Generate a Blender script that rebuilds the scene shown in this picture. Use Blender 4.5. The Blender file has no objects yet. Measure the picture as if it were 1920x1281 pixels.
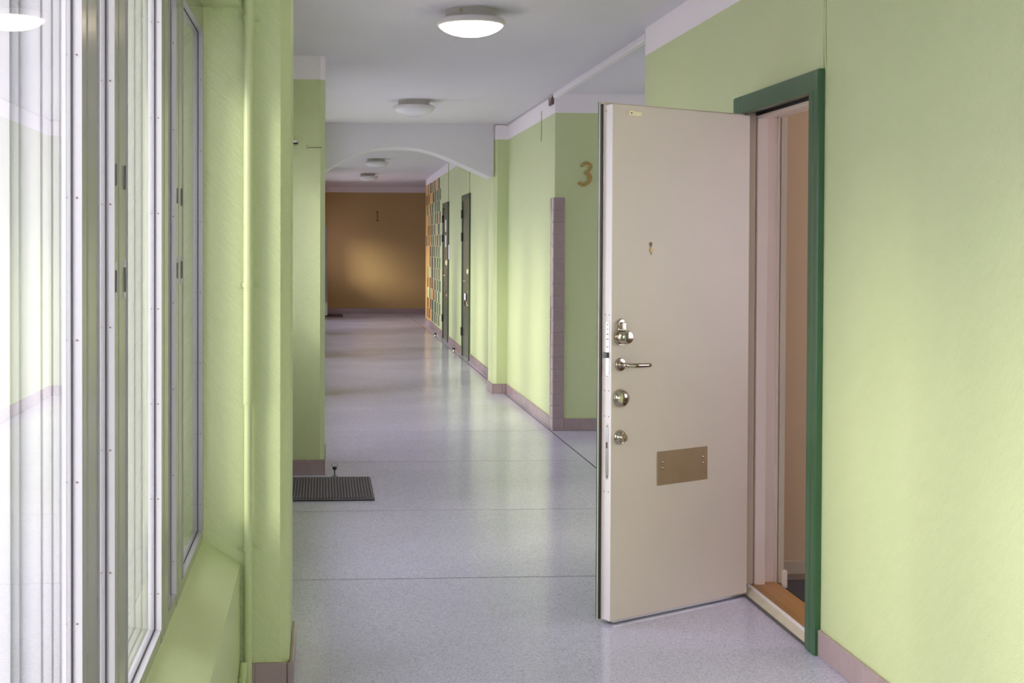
import bpy, bmesh, math, random
from mathutils import Matrix, Vector

random.seed(7)
S = bpy.context.scene
COL = S.collection

# ------------------------------------------------------------------ camera
F_PX, W_PX, H_PX = 2450.0, 1920.0, 1281.0
YAW, PITCH, ROLL = 0.06685, -0.01584, 0.003184
fwd = Vector((math.sin(YAW)*math.cos(PITCH), math.cos(YAW)*math.cos(PITCH), math.sin(PITCH)))
rgt = Vector((math.cos(YAW), -math.sin(YAW), 0.0))
upv = rgt.cross(fwd)
r2 = math.cos(ROLL)*rgt + math.sin(ROLL)*upv
u2 = -math.sin(ROLL)*rgt + math.cos(ROLL)*upv
cam_d = bpy.data.cameras.new('camera')
cam = bpy.data.objects.new('camera', cam_d); COL.objects.link(cam)
cam.matrix_world = Matrix(((r2.x, u2.x, -fwd.x, 0.0), (r2.y, u2.y, -fwd.y, 0.0), (r2.z, u2.z, -fwd.z, 1.5), (0, 0, 0, 1)))
cam_d.sensor_fit = 'HORIZONTAL'; cam_d.sensor_width = 36.0
cam_d.lens = F_PX/W_PX*36.0
cam_d.shift_x = (W_PX/2 - 768.26)/W_PX          # architectural shift lens
cam_d.shift_y = -(H_PX/2 - 499.43)/W_PX
cam_d.clip_start = 0.05; cam_d.clip_end = 200
S.camera = cam

# ------------------------------------------------------------------ sky, exposure
SKY = 5.6
wd = bpy.data.worlds.new('world'); S.world = wd; wd.use_nodes = True
nt = wd.node_tree; nt.nodes.clear()
tc = nt.nodes.new('ShaderNodeTexCoord'); sx = nt.nodes.new('ShaderNodeSeparateXYZ')
rp = nt.nodes.new('ShaderNodeValToRGB'); bg = nt.nodes.new('ShaderNodeBackground'); ow = nt.nodes.new('ShaderNodeOutputWorld')
rp.color_ramp.elements[0].position = 0.0; rp.color_ramp.elements[0].color = (1.0, 0.93, 1.06, 1)
rp.color_ramp.elements[1].position = 1.0; rp.color_ramp.elements[1].color = (0.98, 0.92, 1.08, 1)
nt.links.new(tc.outputs['Generated'], sx.inputs[0]); nt.links.new(sx.outputs['Z'], rp.inputs['Fac'])
nt.links.new(rp.outputs['Color'], bg.inputs['Color']); bg.inputs['Strength'].default_value = SKY
nt.links.new(bg.outputs[0], ow.inputs['Surface'])
S.view_settings.view_transform = 'Standard'
S.view_settings.look = 'None'
S.view_settings.exposure = 0.12
S.view_settings.gamma = 1.0
S.view_settings.use_curve_mapping = False
try:
    S.cycles.max_bounces = 14; S.cycles.diffuse_bounces = 8; S.cycles.glossy_bounces = 6
    S.cycles.transparent_max_bounces = 24; S.cycles.transmission_bounces = 6
    S.cycles.use_denoising = True
    S.cycles.sample_clamp_indirect = 6.0
    S.cycles.caustics_reflective = False; S.cycles.caustics_refractive = False
except Exception:
    pass

# low hazy sun, roughly square to the window wall
sd = bpy.data.lights.new('hazy_sun', 'SUN'); sd.energy = 3.8; sd.angle = math.radians(20); sd.color = (1.0, 0.91, 0.77)
so = bpy.data.objects.new('hazy_sun', sd); COL.objects.link(so)
sdir = Vector((-math.sin(math.radians(62)), -math.cos(math.radians(62)), math.tan(math.radians(17)))).normalized()
so.rotation_euler = sdir.to_track_quat('Z', 'Y').to_euler()

def portal(x, y0, y1, z0, z1):
    ld = bpy.data.lights.new('window_portal', 'AREA'); ld.shape = 'RECTANGLE'
    ld.size = z1-z0; ld.size_y = y1-y0
    ld.cycles.is_portal = True
    o = bpy.data.objects.new('window_portal', ld); COL.objects.link(o)
    o.location = (x, (y0+y1)/2, (z0+z1)/2)
    o.rotation_euler = (0, -math.pi/2, 0)

BAYS = [(-1.2, 4.39), (4.87, 6.95), (9.22, 12.98), (13.62, 17.40), (18.05, 21.90), (22.55, 26.30)]
for a, b in BAYS:
    portal(-0.66, a, b, 0.5, 2.3)

ld = bpy.data.lights.new('window_portal', 'AREA'); ld.shape = 'RECTANGLE'; ld.size = 1.9; ld.size_y = 2.4; ld.cycles.is_portal = True
po = bpy.data.objects.new('window_portal', ld); COL.objects.link(po); po.location = (0.78, -1.32, 1.3); po.rotation_euler = (math.pi/2, 0, math.pi)

ld = bpy.data.lights.new('window_portal', 'AREA'); ld.shape = 'RECTANGLE'; ld.size = 1.4; ld.size_y = 1.4; ld.cycles.is_portal = True
po = bpy.data.objects.new('window_portal', ld); COL.objects.link(po); po.location = (4.62, 4.6, 1.5); po.rotation_euler = (0, math.pi/2, 0)
portal(-0.66, 27.5, 28.2, 1.0, 2.0)
ld = bpy.data.lights.new('window_portal', 'AREA'); ld.shape = 'RECTANGLE'; ld.size = 1.6; ld.size_y = 1.0; ld.cycles.is_portal = True
po = bpy.data.objects.new('window_portal', ld); COL.objects.link(po); po.location = (5.02, 8.9, 1.5); po.rotation_euler = (0, math.pi/2, 0)

# ------------------------------------------------------------------ materials
def srgb(r, g, b):
    def f(c):
        c /= 255.0
        return c/12.92 if c <= 0.04045 else ((c+0.055)/1.055)**2.4
    return (f(r), f(g), f(b), 1.0)

def base_mat(name):
    m = bpy.data.materials.new(name); m.use_nodes = True
    n = m.node_tree; n.nodes.clear()
    o = n.nodes.new('ShaderNodeOutputMaterial'); p = n.nodes.new('ShaderNodeBsdfPrincipled')
    n.links.new(p.outputs[0], o.inputs['Surface'])
    return m, n, p

def pmat(name, col, rough=0.5, metal=0.0, var=0.06, vscale=6.0, bump=0.0, bscale=120.0, stretch=(1, 1, 1), spec=0.5):
    m, n, p = base_mat(name)
    p.inputs['Roughness'].default_value = rough; p.inputs['Metallic'].default_value = metal
    p.inputs['Specular IOR Level'].default_value = spec
    t = n.nodes.new('ShaderNodeTexCoord'); mp = n.nodes.new('ShaderNodeMapping'); mp.inputs['Scale'].default_value = stretch
    n.links.new(t.outputs['Object'], mp.inputs[0])
    nz = n.nodes.new('ShaderNodeTexNoise'); nz.inputs['Scale'].default_value = vscale; nz.inputs['Detail'].default_value = 4
    n.links.new(mp.outputs[0], nz.inputs['Vector'])
    mx = n.nodes.new('ShaderNodeMix'); mx.data_type = 'RGBA'
    mx.inputs[6].default_value = tuple(c*(1-var) for c in col[:3]) + (1,)
    mx.inputs[7].default_value = tuple(min(1, c*(1+var)) for c in col[:3]) + (1,)
    n.links.new(nz.outputs[0], mx.inputs[0]); n.links.new(mx.outputs[2], p.inputs['Base Color'])
    if bump:
        b = n.nodes.new('ShaderNodeBump'); b.inputs['Strength'].default_value = bump; b.inputs['Distance'].default_value = 0.002
        n2 = n.nodes.new('ShaderNodeTexNoise'); n2.inputs['Scale'].default_value = bscale; n2.inputs['Detail'].default_value = 3
        n.links.new(mp.outputs[0], n2.inputs['Vector']); n.links.new(n2.outputs[0], b.inputs['Height'])
        n.links.new(b.outputs[0], p.inputs['Normal'])
    return m

GREEN = (0.60, 0.675, 0.375)
def wall_mat(name, green=GREEN, white=(0.92, 0.865, 0.92), split=2.58, weave=0.55):
    """painted fibreglass wallpaper: green below, a white painted band above"""
    m, n, p = base_mat(name)
    p.inputs['Roughness'].default_value = 0.42; p.inputs['Specular IOR Level'].default_value = 0.4
    g = n.nodes.new('ShaderNodeNewGeometry'); sp = n.nodes.new('ShaderNodeSeparateXYZ')
    n.links.new(g.outputs['Position'], sp.inputs[0])
    gt = n.nodes.new('ShaderNodeMath'); gt.operation = 'GREATER_THAN'; gt.inputs[1].default_value = split
    n.links.new(sp.outputs['Z'], gt.inputs[0])
    nz = n.nodes.new('ShaderNodeTexNoise'); nz.inputs['Scale'].default_value = 2.2; nz.inputs['Detail'].default_value = 5
    mp = n.nodes.new('ShaderNodeMapping'); mp.inputs['Scale'].default_value = (1.6, 1.6, 0.35)
    n.links.new(g.outputs['Position'], mp.inputs[0]); n.links.new(mp.outputs[0], nz.inputs['Vector'])
    mx = n.nodes.new('ShaderNodeMix'); mx.data_type = 'RGBA'
    mx.inputs[6].default_value = (green[0]*0.96, green[1]*0.985, green[2]*0.94, 1)
    mx.inputs[7].default_value = (green[0]*1.04, green[1]*1.015, green[2]*1.06, 1)
    n.links.new(nz.outputs[0], mx.inputs[0])
    m2 = n.nodes.new('ShaderNodeMix'); m2.data_type = 'RGBA'
    n.links.new(gt.outputs[0], m2.inputs[0]); n.links.new(mx.outputs[2], m2.inputs[6]); m2.inputs[7].default_value = white + (1,)
    n.links.new(m2.outputs[2], p.inputs['Base Color'])
    b = n.nodes.new('ShaderNodeBump'); b.inputs['Strength'].default_value = weave; b.inputs['Distance'].default_value = 0.0018
    wv = n.nodes.new('ShaderNodeTexWave'); wv.inputs['Scale'].default_value = 75; wv.inputs['Distortion'].default_value = 2.5
    wv.inputs['Detail'].default_value = 2; wv.wave_type = 'BANDS'; wv.bands_direction = 'DIAGONAL'
    n.links.new(g.outputs['Position'], wv.inputs['Vector'])
    n3 = n.nodes.new('ShaderNodeTexNoise'); n3.inputs['Scale'].default_value = 160
    n.links.new(g.outputs['Position'], n3.inputs['Vector'])
    ad = n.nodes.new('ShaderNodeMath'); ad.operation = 'ADD'
    n.links.new(wv.outputs[1], ad.inputs[0]); n.links.new(n3.outputs[0], ad.inputs[1])
    n.links.new(ad.outputs[0], b.inputs['Height']); n.links.new(b.outputs[0], p.inputs['Normal'])
    return m

def terrazzo():
    m, n, p = base_mat('terrazzo')
    p.inputs['Roughness'].default_value = 0.2; p.inputs['Specular IOR Level'].default_value = 0.5
    pass
    g = n.nodes.new('ShaderNodeNewGeometry')
    v = n.nodes.new('ShaderNodeTexVoronoi'); v.inputs['Scale'].default_value = 210
    n.links.new(g.outputs['Position'], v.inputs['Vector'])
    r = n.nodes.new('ShaderNodeValToRGB'); e = r.color_ramp.elements
    e[0].position = 0.0; e[0].color = (0.40, 0.385, 0.49, 1)
    e[1].position = 1.0; e[1].color = (0.72, 0.71, 0.90, 1)
    for pos, c in ((0.14, (0.52, 0.505, 0.65, 1)), (0.5, (0.61, 0.60, 0.78, 1)), (0.85, (0.65, 0.635, 0.82, 1))):
        q = e.new(pos); q.color = c
    sep = n.nodes.new('ShaderNodeSeparateColor'); n.links.new(v.outputs['Color'], sep.inputs[0])
    n.links.new(sep.outputs[0], r.inputs[0])
    nz = n.nodes.new('ShaderNodeTexNoise'); nz.inputs['Scale'].default_value = 1.3; nz.inputs['Detail'].default_value = 5
    n.links.new(g.outputs['Position'], nz.inputs['Vector'])
    mr = n.nodes.new('ShaderNodeMapRange'); mr.inputs[3].default_value = 0.88; mr.inputs[4].default_value = 1.08
    n.links.new(nz.outputs[0], mr.inputs[0])
    ml = n.nodes.new('ShaderNodeMix'); ml.data_type = 'RGBA'; ml.blend_type = 'MULTIPLY'; ml.inputs[0].default_value = 1
    n.links.new(r.outputs[0], ml.inputs[6])
    cb = n.nodes.new('ShaderNodeCombineColor')
    for i in range(3): n.links.new(mr.outputs[0], cb.inputs[i])
    n.links.new(cb.outputs[0], ml.inputs[7]); n.links.new(ml.outputs[2], p.inputs['Base Color'])
    # worn polish: roughness wanders
    n4 = n.nodes.new('ShaderNodeTexNoise'); n4.inputs['Scale'].default_value = 0.9; n4.inputs['Detail'].default_value = 3
    n.links.new(g.outputs['Position'], n4.inputs['Vector'])
    m4 = n.nodes.new('ShaderNodeMapRange'); m4.inputs[3].default_value = 0.12; m4.inputs[4].default_value = 0.22
    n.links.new(n4.outputs[0], m4.inputs[0]); n.links.new(m4.outputs[0], p.inputs['Roughness'])
    return m

def glass_mat():
    """thin window glass: see-through, Fresnel mirror at grazing angles (Schlick)"""
    m = bpy.data.materials.new('window_glass'); m.use_nodes = True
    n = m.node_tree; n.nodes.clear(); L = n.links.new
    o = n.nodes.new('ShaderNodeOutputMaterial')
    t = n.nodes.new('ShaderNodeBsdfTransparent'); t.inputs[0].default_value = (0.95, 0.97, 0.96, 1)
    gl = n.nodes.new('ShaderNodeBsdfGlossy'); gl.inputs['Roughness'].default_value = 0.0; gl.inputs[0].default_value = (1, 1, 1, 1)
    g = n.nodes.new('ShaderNodeNewGeometry')
    d = n.nodes.new('ShaderNodeVectorMath'); d.operation = 'DOT_PRODUCT'; L(g.outputs['Normal'], d.inputs[0]); L(g.outputs['Incoming'], d.inputs[1])
    def mth(op, a, b=None, c=None):
        x = n.nodes.new('ShaderNodeMath'); x.operation = op
        for i, q in enumerate((a, b, c)):
            if q is None: continue
            if isinstance(q, (int, float)): x.inputs[i].default_value = q
            else: L(q, x.inputs[i])
        return x.outputs[0]
    a = mth('ABSOLUTE', d.outputs['Value'])
    k = mth('POWER', mth('SUBTRACT', 1.0, a), 5.0)
    f = mth('MULTIPLY_ADD', k, 0.96, 0.04)
    mx = n.nodes.new('ShaderNodeMixShader'); L(f, mx.inputs[0]); L(t.outputs[0], mx.inputs[1]); L(gl.outputs[0], mx.inputs[2])
    L(mx.outputs[0], o.inputs['Surface'])
    return m

def emit_mat(name, col, strength):
    m, n, p = base_mat(name)
    p.inputs['Base Color'].default_value = (0.85, 0.82, 0.78, 1); p.inputs['Roughness'].default_value = 0.3
    p.inputs['Emission Color'].default_value = col; p.inputs['Emission Strength'].default_value = strength
    return m

M = {}
M['wall'] = wall_mat('green_wall_paint')
M['wall_far'] = wall_mat('green_wall_paint_far', split=2.66)
M['ochre'] = wall_mat('ochre_wall_paint', green=(0.53, 0.37, 0.165), split=2.665)
M['ochre_light'] = pmat('ochre_edge_paint', (0.72, 0.44, 0.15, 1), 0.45)
M['green_gloss'] = pmat('green_pipe_paint', (0.53, 0.60, 0.33, 1), 0.4, var=0.04)
M['white'] = pmat('white_ceiling_paint', (0.70, 0.67, 0.74, 1), 0.7, var=0.03, vscale=2.0, bump=0.05)
M['trim'] = pmat('white_trim_paint', (0.84, 0.79, 0.84, 1), 0.4, var=0.02)
M['floor'] = terrazzo()
M['joint'] = pmat('dark_floor_joint', (0.06, 0.058, 0.06, 1), 0.7)
M['tile'] = pmat('mauve_glazed_tile', (0.365, 0.275, 0.29, 1), 0.16, var=0.14, vscale=9.0)
M['tile_edge'] = pmat('highlit_mauve_tile_edge', (0.74, 0.60, 0.64, 1), 0.2)  # corner highlight painted in as a paler tile colour
M['grout'] = pmat('pale_grout', (0.66, 0.55, 0.55, 1), 0.8)
M['frame'] = pmat('white_window_enamel', (0.52, 0.51, 0.54, 1), 0.22, var=0.02)
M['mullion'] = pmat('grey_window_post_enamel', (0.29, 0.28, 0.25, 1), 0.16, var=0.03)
M['frame_out'] = pmat('white_outer_enamel', (0.60, 0.59, 0.62, 1), 0.35, var=0.03, vscale=14, stretch=(30, 30, 0.3))
M['gasket'] = pmat('black_rubber_gasket', (0.018, 0.016, 0.02, 1), 0.5)
M['bead'] = pmat('grey_glazing_bead_enamel', (0.42, 0.41, 0.435, 1), 0.3, var=0.02)
M['glass'] = glass_mat()
M['dark_green'] = pmat('dark_green_enamel', (0.035, 0.105, 0.045, 1), 0.3, var=0.12, vscale=4)
M['olive_door'] = pmat('olive_grey_door_enamel', (0.115, 0.125, 0.085, 1), 0.27, var=0.08, vscale=3)
M['far_casing'] = pmat('dark_olive_green_enamel', (0.06, 0.085, 0.045, 1), 0.3)
M['cream'] = pmat('cream_door_laminate', (0.72, 0.63, 0.53, 1), 0.42, var=0.05, vscale=3.0, bump=0.05, bscale=60)
M['edge_white'] = pmat('white_door_edge', (0.93, 0.88, 0.90, 1), 0.4, var=0.02)
M['jamb'] = pmat('pinkish_white_jamb_paint', (0.86, 0.75, 0.69, 1), 0.4, var=0.05)
M['chrome'] = pmat('nickel_plating', (0.56, 0.50, 0.42, 1), 0.13, 1.0, var=0.05)
M['steel'] = pmat('brushed_steel', (0.60, 0.58, 0.57, 1), 0.32, 1.0, var=0.08, vscale=40)
M['brass'] = pmat('aged_brass_plate', (0.40, 0.285, 0.165, 1), 0.4, 0.45, var=0.12, vscale=14)
M['brass_paint'] = pmat('yellow_brass', (0.46, 0.31, 0.11, 1), 0.4, 0.35, var=0.18, vscale=40)
M['brass_dark'] = pmat('darkened_brass', (0.22, 0.15, 0.055, 1), 0.45, 0.4, var=0.18, vscale=40)
M['screw'] = pmat('dark_screw', (0.14, 0.08, 0.07, 1), 0.5)
M['black'] = pmat('black_plastic', (0.012, 0.012, 0.014, 1), 0.35)
M['grey_metal'] = pmat('grey_hinge_metal', (0.10, 0.10, 0.105, 1), 0.4)
M['ivory'] = pmat('ivory_plastic', (0.92, 0.83, 0.56, 1), 0.35)
M['paper'] = pmat('white_paper', (0.82, 0.80, 0.84, 1), 0.6)
M['oak'] = pmat('oak_threshold', (0.46, 0.235, 0.085, 1), 0.4, var=0.35, vscale=14, stretch=(1, 0.12, 1))
M['oak_worn'] = pmat('worn_oak_threshold', (0.42, 0.22, 0.075, 1), 0.5, var=0.5, vscale=22, stretch=(1, 0.06, 1))
M['sill'] = pmat('cream_threshold_paint', (0.66, 0.60, 0.49, 1), 0.5, var=0.16, vscale=12)
M['beige'] = pmat('beige_hall_wall', (0.66, 0.50, 0.34, 1), 0.6, var=0.03)
M['beige_trim'] = pmat('beige_hall_skirting', (0.60, 0.52, 0.42, 1), 0.5, var=0.05)
M['hall_floor'] = pmat('grey_hall_linoleum', (0.22, 0.18, 0.15, 1), 0.5, var=0.06)
M['mat'] = pmat('charcoal_mat_fibre', (0.07, 0.062, 0.068, 1), 0.9, var=0.3, vscale=60)
M['mat_rib'] = pmat('grey_woven_mat_rib', (0.17, 0.15, 0.185, 1), 0.75, var=0.35, vscale=220, bump=0.6, bscale=350)
M['lamp_base'] = pmat('grey_lamp_housing', (0.50, 0.48, 0.44, 1), 0.4)
M['lamp_rim'] = pmat('white_lamp_rim', (0.72, 0.68, 0.70, 1), 0.35)
M['lamp_off'] = pmat('opal_lamp_glass', (0.74, 0.73, 0.79, 1), 0.25)
M['lamp_on'] = emit_mat('lit_opal_lamp_glass', (1.0, 0.82, 0.60, 1), 12.0)
M['paving'] = pmat('outdoor_paving', (0.55, 0.54, 0.55, 1), 0.9, var=0.1)
M['blind'] = pmat('bluish_white_door', (0.52, 0.50, 0.60, 1), 0.4)
M['blk_brown'] = pmat('brown_wall_block', (0.17, 0.085, 0.045, 1), 0.4)
M['blk_dark'] = pmat('dark_olive_wall_block', (0.13, 0.115, 0.065, 1), 0.4)
M['blk_slate'] = pmat('slate_green_wall_block', (0.12, 0.16, 0.12, 1), 0.4)
M['blk_tan'] = pmat('tan_wall_block', (0.80, 0.47, 0.20, 1), 0.4)
M['blk_lime'] = pmat('pale_lime_wall_block', (0.66, 0.70, 0.36, 1), 0.4)
M['cable'] = pmat('white_cable_sheath', (0.62, 0.58, 0.56, 1), 0.5)
M['cable_dark'] = pmat('green_painted_cable', (0.22, 0.30, 0.12, 1), 0.4)

# ------------------------------------------------------------------ mesh helpers
ORI = {}
def bx(bm, x0, x1, y0, y1, z0, z1, bev=0.0, seg=1):
    vs = [bm.verts.new(p) for p in ((x0, y0, z0), (x1, y0, z0), (x1, y1, z0), (x0, y1, z0), (x0, y0, z1), (x1, y0, z1), (x1, y1, z1), (x0, y1, z1))]
    fs = [bm.faces.new([vs[i] for i in q]) for q in ((0, 3, 2, 1), (4, 5, 6, 7), (0, 1, 5, 4), (1, 2, 6, 5), (2, 3, 7, 6), (3, 0, 4, 7))]
    if bev > 0:
        es = list({e for f in fs for e in f.edges})
        bmesh.ops.bevel(bm, geom=es, offset=bev, segments=seg, affect='EDGES', profile=0.6)
    return bm

def frame_axes(axis):
    a = Vector(axis).normalized()
    t = Vector((0, 0, 1)) if abs(a.z) < 0.9 else Vector((1, 0, 0))
    u = a.cross(t).normalized(); v = a.cross(u).normalized()
    return a, u, v

def lathe(bm, org, axis, prof, n=24, caps=True):
    """revolve (radius, height) pairs about axis"""
    org = Vector(org); a, u, v = frame_axes(axis); rings = []
    for r, h in prof:
        if r < 1e-6:
            rings.append([bm.verts.new(org + a*h)])
        else:
            rings.append([bm.verts.new(org + a*h + (u*math.cos(2*math.pi*i/n) + v*math.sin(2*math.pi*i/n))*r) for i in range(n)])
    for A, B in zip(rings, rings[1:]):
        for i in range(n):
            j = (i+1) % n
            if len(A) == 1 and len(B) == 1: continue
            if len(A) == 1: bm.faces.new((A[0], B[j], B[i]))
            elif len(B) == 1: bm.faces.new((A[i], A[j], B[0]))
            else: bm.faces.new((A[i], A[j], B[j], B[i]))
    if caps:
        if len(rings[0]) > 1: bm.faces.new(list(reversed(rings[0])))
        if len(rings[-1]) > 1: bm.faces.new(rings[-1])
    return bm

def tube(bm, pts, r, n=10, caps=True):
    pts = [Vector(p) for p in pts]; rings = []
    pu = None
    for i, p in enumerate(pts):
        d = (pts[min(i+1, len(pts)-1)] - pts[max(i-1, 0)]).normalized()
        if pu is None: _, u, v = frame_axes(d)
        else:
            u = (pu - d*pu.dot(d)).normalized(); v = d.cross(u)
        pu = u
        rr = r[i] if isinstance(r, (list, tuple)) else r
        rings.append([bm.verts.new(p + (u*math.cos(2*math.pi*k/n) + v*math.sin(2*math.pi*k/n))*rr) for k in range(n)])
    for A, B in zip(rings, rings[1:]):
        for k in range(n):
            j = (k+1) % n; bm.faces.new((A[k], A[j], B[j], B[k]))
    if caps:
        bm.faces.new(list(reversed(rings[0]))); bm.faces.new(rings[-1])
    return bm

def prism(bm, poly, mp, d0, d1, bev=0.0):
    """extrude a 2-D outline; mp(a, b, d) -> 3-D point"""
    A = [bm.verts.new(mp(a, b, d0)) for a, b in poly]; B = [bm.verts.new(mp(a, b, d1)) for a, b in poly]
    fs = [bm.faces.new(A), bm.faces.new(list(reversed(B)))]
    n = len(poly)
    for i in range(n):
        j = (i+1) % n; fs.append(bm.faces.new((A[i], B[i], B[j], A[j])))
    if bev > 0:
        es = list({e for f in fs[:2] for e in f.edges})
        bmesh.ops.bevel(bm, geom=es, offset=bev, segments=1, affect='EDGES')
    return bm

XY = lambda a, b, d: (a, b, d)
XZ = lambda a, b, d: (a, d, b)
YZ = lambda a, b, d: (d, a, b)

def obj(name, bm, mat, parent=None, smooth=False, xf=None, **props):
    if xf is not None: bm.transform(xf)
    bmesh.ops.recalc_face_normals(bm, faces=bm.faces)
    o3 = ORI.get(parent.name, Vector((0, 0, 0))) if parent else Vector((0, 0, 0))
    if parent: bm.transform(Matrix.Translation(-o3))
    me = bpy.data.meshes.new(name); bm.to_mesh(me); bm.free()
    me.materials.append(mat)
    if smooth:
        for p in me.polygons: p.use_smooth = True
        try: me.set_sharp_from_angle(angle=math.radians(38))
        except Exception: pass
    o = bpy.data.objects.new(name, me); COL.objects.link(o)
    if parent: o.parent = parent
    ORI[o.name] = o3
    for k, v in props.items(): o[k] = v
    return o

def root(name, loc, label, cat, kind=None, group=None):
    o = bpy.data.objects.new(name, None); COL.objects.link(o); o.location = loc
    o.empty_display_size = 0.1
    o['label'] = label; o['category'] = cat
    if kind: o['kind'] = kind
    if group: o['group'] = group
    ORI[o.name] = Vector(loc)
    return o

def tag(o, label, cat, kind=None, group=None):
    o['label'] = label; o['category'] = cat
    if kind: o['kind'] = kind
    if group: o['group'] = group
    return o

def struct(name, bm, mat, label, cat, smooth=False):
    return tag(obj(name, bm, mat, smooth=smooth), label, cat, 'structure')

def nb(): return bmesh.new()

# ------------------------------------------------------------------ floor: cast terrazzo fields with recessed joints
XR = 1.825                       # right wall, near part
fl = struct('floor', bx(nb(), -0.62, 5.0, -1.3, 28.9, -0.2, -0.0007), M['joint'], 'polished grey terrazzo corridor floor divided into wide fields by thin dark joints', 'floor')
ys = [-1.3, -0.15, 1.35, 2.85, 4.35, 5.85, 7.36, 9.03, 10.50, 12.14, 14.0, 15.6, 17.2, 18.8, 20.4, 22.0, 23.6, 25.2, 26.8, 28.9]
for a, b in zip(ys, ys[1:]):
    obj('slab', bx(nb(), -0.62, 1.846, a+0.0042, b-0.0042, -0.02, 0.0, 0.0004), M['floor'], fl)
for a, b in ((7.30, 9.03), (9.03, 10.55)):
    obj('slab', bx(nb(), 1.857, 5.0, a+0.0042, b-0.0042, -0.02, 0.0, 0.0004), M['floor'], fl)
obj('slab', bx(nb(), 1.857, 5.0, 25.5, 28.9, -0.02, 0.0, 0.0008), M['floor'], fl)
obj('slab', bx(nb(), 1.857, 2.05, 10.55, 25.5, -0.02, 0.0, 0.0008), M['floor'], fl)

# ------------------------------------------------------------------ ceiling
ce = nb(); bx(ce, -0.7, 5.0, -1.3, 13.3, 2.735, 2.95)
struct('ceiling', ce, M['white'], 'flat white painted corridor ceiling carrying a row of round lamps', 'ceiling')
ce = nb(); bx(ce, -0.7, 5.0, 13.3, 29.0, 2.795, 2.95)
struct('ceiling', ce, M['white'], 'white ceiling of the far corridor beyond the arch', 'ceiling')

# ------------------------------------------------------------------ right-hand walls
DY0, DY1, DZ = 4.69, 5.612, 2.112           # door opening in the near wall
w = nb()
bx(w, XR, 1.985, -1.3, DY0, 0, 2.735); bx(w, XR, 1.985, DY0, DY1, DZ, 2.735)
prism(w, [(XR, DY1), (XR, 7.325), (XR+0.012, 7.34), (1.985, 7.34), (1.985, DY1)], XY, 0, 2.735)
struct('wall_right', w, M['wall'], 'lime green right wall around the open apartment door, white band under the ceiling', 'wall')
w = nb(); bx(w, 1.88, 2.10, 10.5, 13.19, 0, 2.735)
struct('wall_right', w, M['wall'], 'lime green right wall between the tiled corner and the arch', 'wall')
w = nb(); bx(w, 2.10, 5.0, 10.5, 10.7, 0, 2.735)
struct('wall_back', w, M['wall'], 'green lobby wall carrying the brass numeral 3', 'wall')
w = nb(); bx(w, 4.9, 5.0, 7.3, 10.5, 0, 0.7); bx(w, 4.9, 5.0, 7.3, 10.5, 2.3, 2.735); bx(w, 4.9, 5.0, 7.3, 8.4, 0.7, 2.3); bx(w, 4.9, 5.0, 9.4, 10.5, 0.7, 2.3); bx(w, 1.985, 5.0, 7.2, 7.34, 0, 2.735)
struct('wall_side', w, M['wall'], 'green side walls of the lobby behind the open door', 'wall')

XF0, XSL = 1.877, 0.0117                      # far right wall runs slightly askew
def XF(y): return XF0 + XSL*(y-13.2)
FAR = Matrix(((1, XSL, 0, XF0 - XSL*13.2), (0, 1, 0, 0), (0, 0, 1, 0), (0, 0, 0, 1)))   # x' = wall plane + x
fa = {'A': (20.22, 21.08), 'B': (16.94, 17.78)}
w = nb()
for a, b in ((13.6, 16.94), (17.78, 20.22), (21.08, 25.3)): bx(w, 0, 0.22, a, b, 0, 2.8)
for a, b in fa.values(): bx(w, 0, 0.22, a, b, 2.14, 2.8)
w.transform(FAR)
wfar = struct('wall_right', w, M['wall_far'], 'far green right wall beyond the arch with two closed doors and coloured wall blocks', 'wall')
# ochre end of that wall and the end wall
w = nb(); bx(w, -0.001, 0.22, 23.9, 25.52, 0.0, 2.665); w.transform(FAR)
obj('ochre_field', w, M['ochre_light'], wfar)
w = nb(); bx(w, 0, 0.22, 25.3, 25.52, 2.665, 2.8); w.transform(FAR); obj('band_end', w, M['trim'], wfar)
w = nb(); bx(w, -0.7, 5.0, 28.77, 28.95, 0, 2.8)
struct('wall_end', w, M['ochre'], 'dark ochre end wall of the corridor with a faint numeral 1', 'wall')
w = nb(); bx(w, 4.9, 5.0, 25.4, 28.8, 0, 2.8); bx(w, 2.2, 5.0, 25.3, 25.5, 0, 2.8)
struct('wall_side', w, M['ochre'], 'ochre side walls of the passage at the corridor end', 'wall')
w = nb(); bx(w, -0.7, 5.0, -1.3, -1.2, 2.52, 2.8); bx(w, -0.7, -0.22, -1.3, -1.2, 0, 2.52); bx(w, 1.78, 5.0, -1.3, -1.2, 0, 2.52)
struct('wall_front', w, M['wall'], 'green wall framing the added glazed doors behind the viewer', 'wall')

# coloured blocks of the far wall: staggered rows of slightly proud painted blocks
rowh = 0.186
for r in range(13):
    z0 = 0.135 + r*0.1945
    if z0 + rowh > 2.66: break
    y = 21.85 + (0.0 if r % 2 else 0.21) + random.uniform(-0.06, 0.06)
    k = 0
    while y < 25.1:
        wid = random.choice((0.19, 0.22, 0.26, 0.34))
        t = (y - 21.85)/3.2
        q = random.random()
        if k % 2 == 0:
            m = 'blk_slate' if t < 0.4 else (random.choice(('blk_slate', 'blk_dark', 'blk_dark')) if t < 0.65 else random.choice(('blk_brown', 'blk_brown', 'blk_dark')))
            if q > (0.92 if t < 0.75 else 0.7): m = None
        else:
            m = ('blk_tan' if q < 0.35 else None) if t < 0.55 else ('blk_lime' if q < 0.4 else None)
            if t > 0.85: m = None
        if m:
            b = bx(nb(), -0.006, 0.0, y, y+wid, z0, z0+rowh, 0.0008); b.transform(FAR)
            obj('wall_block', b, M[m], wfar)
        y += wid + 0.012; k += 1

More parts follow.
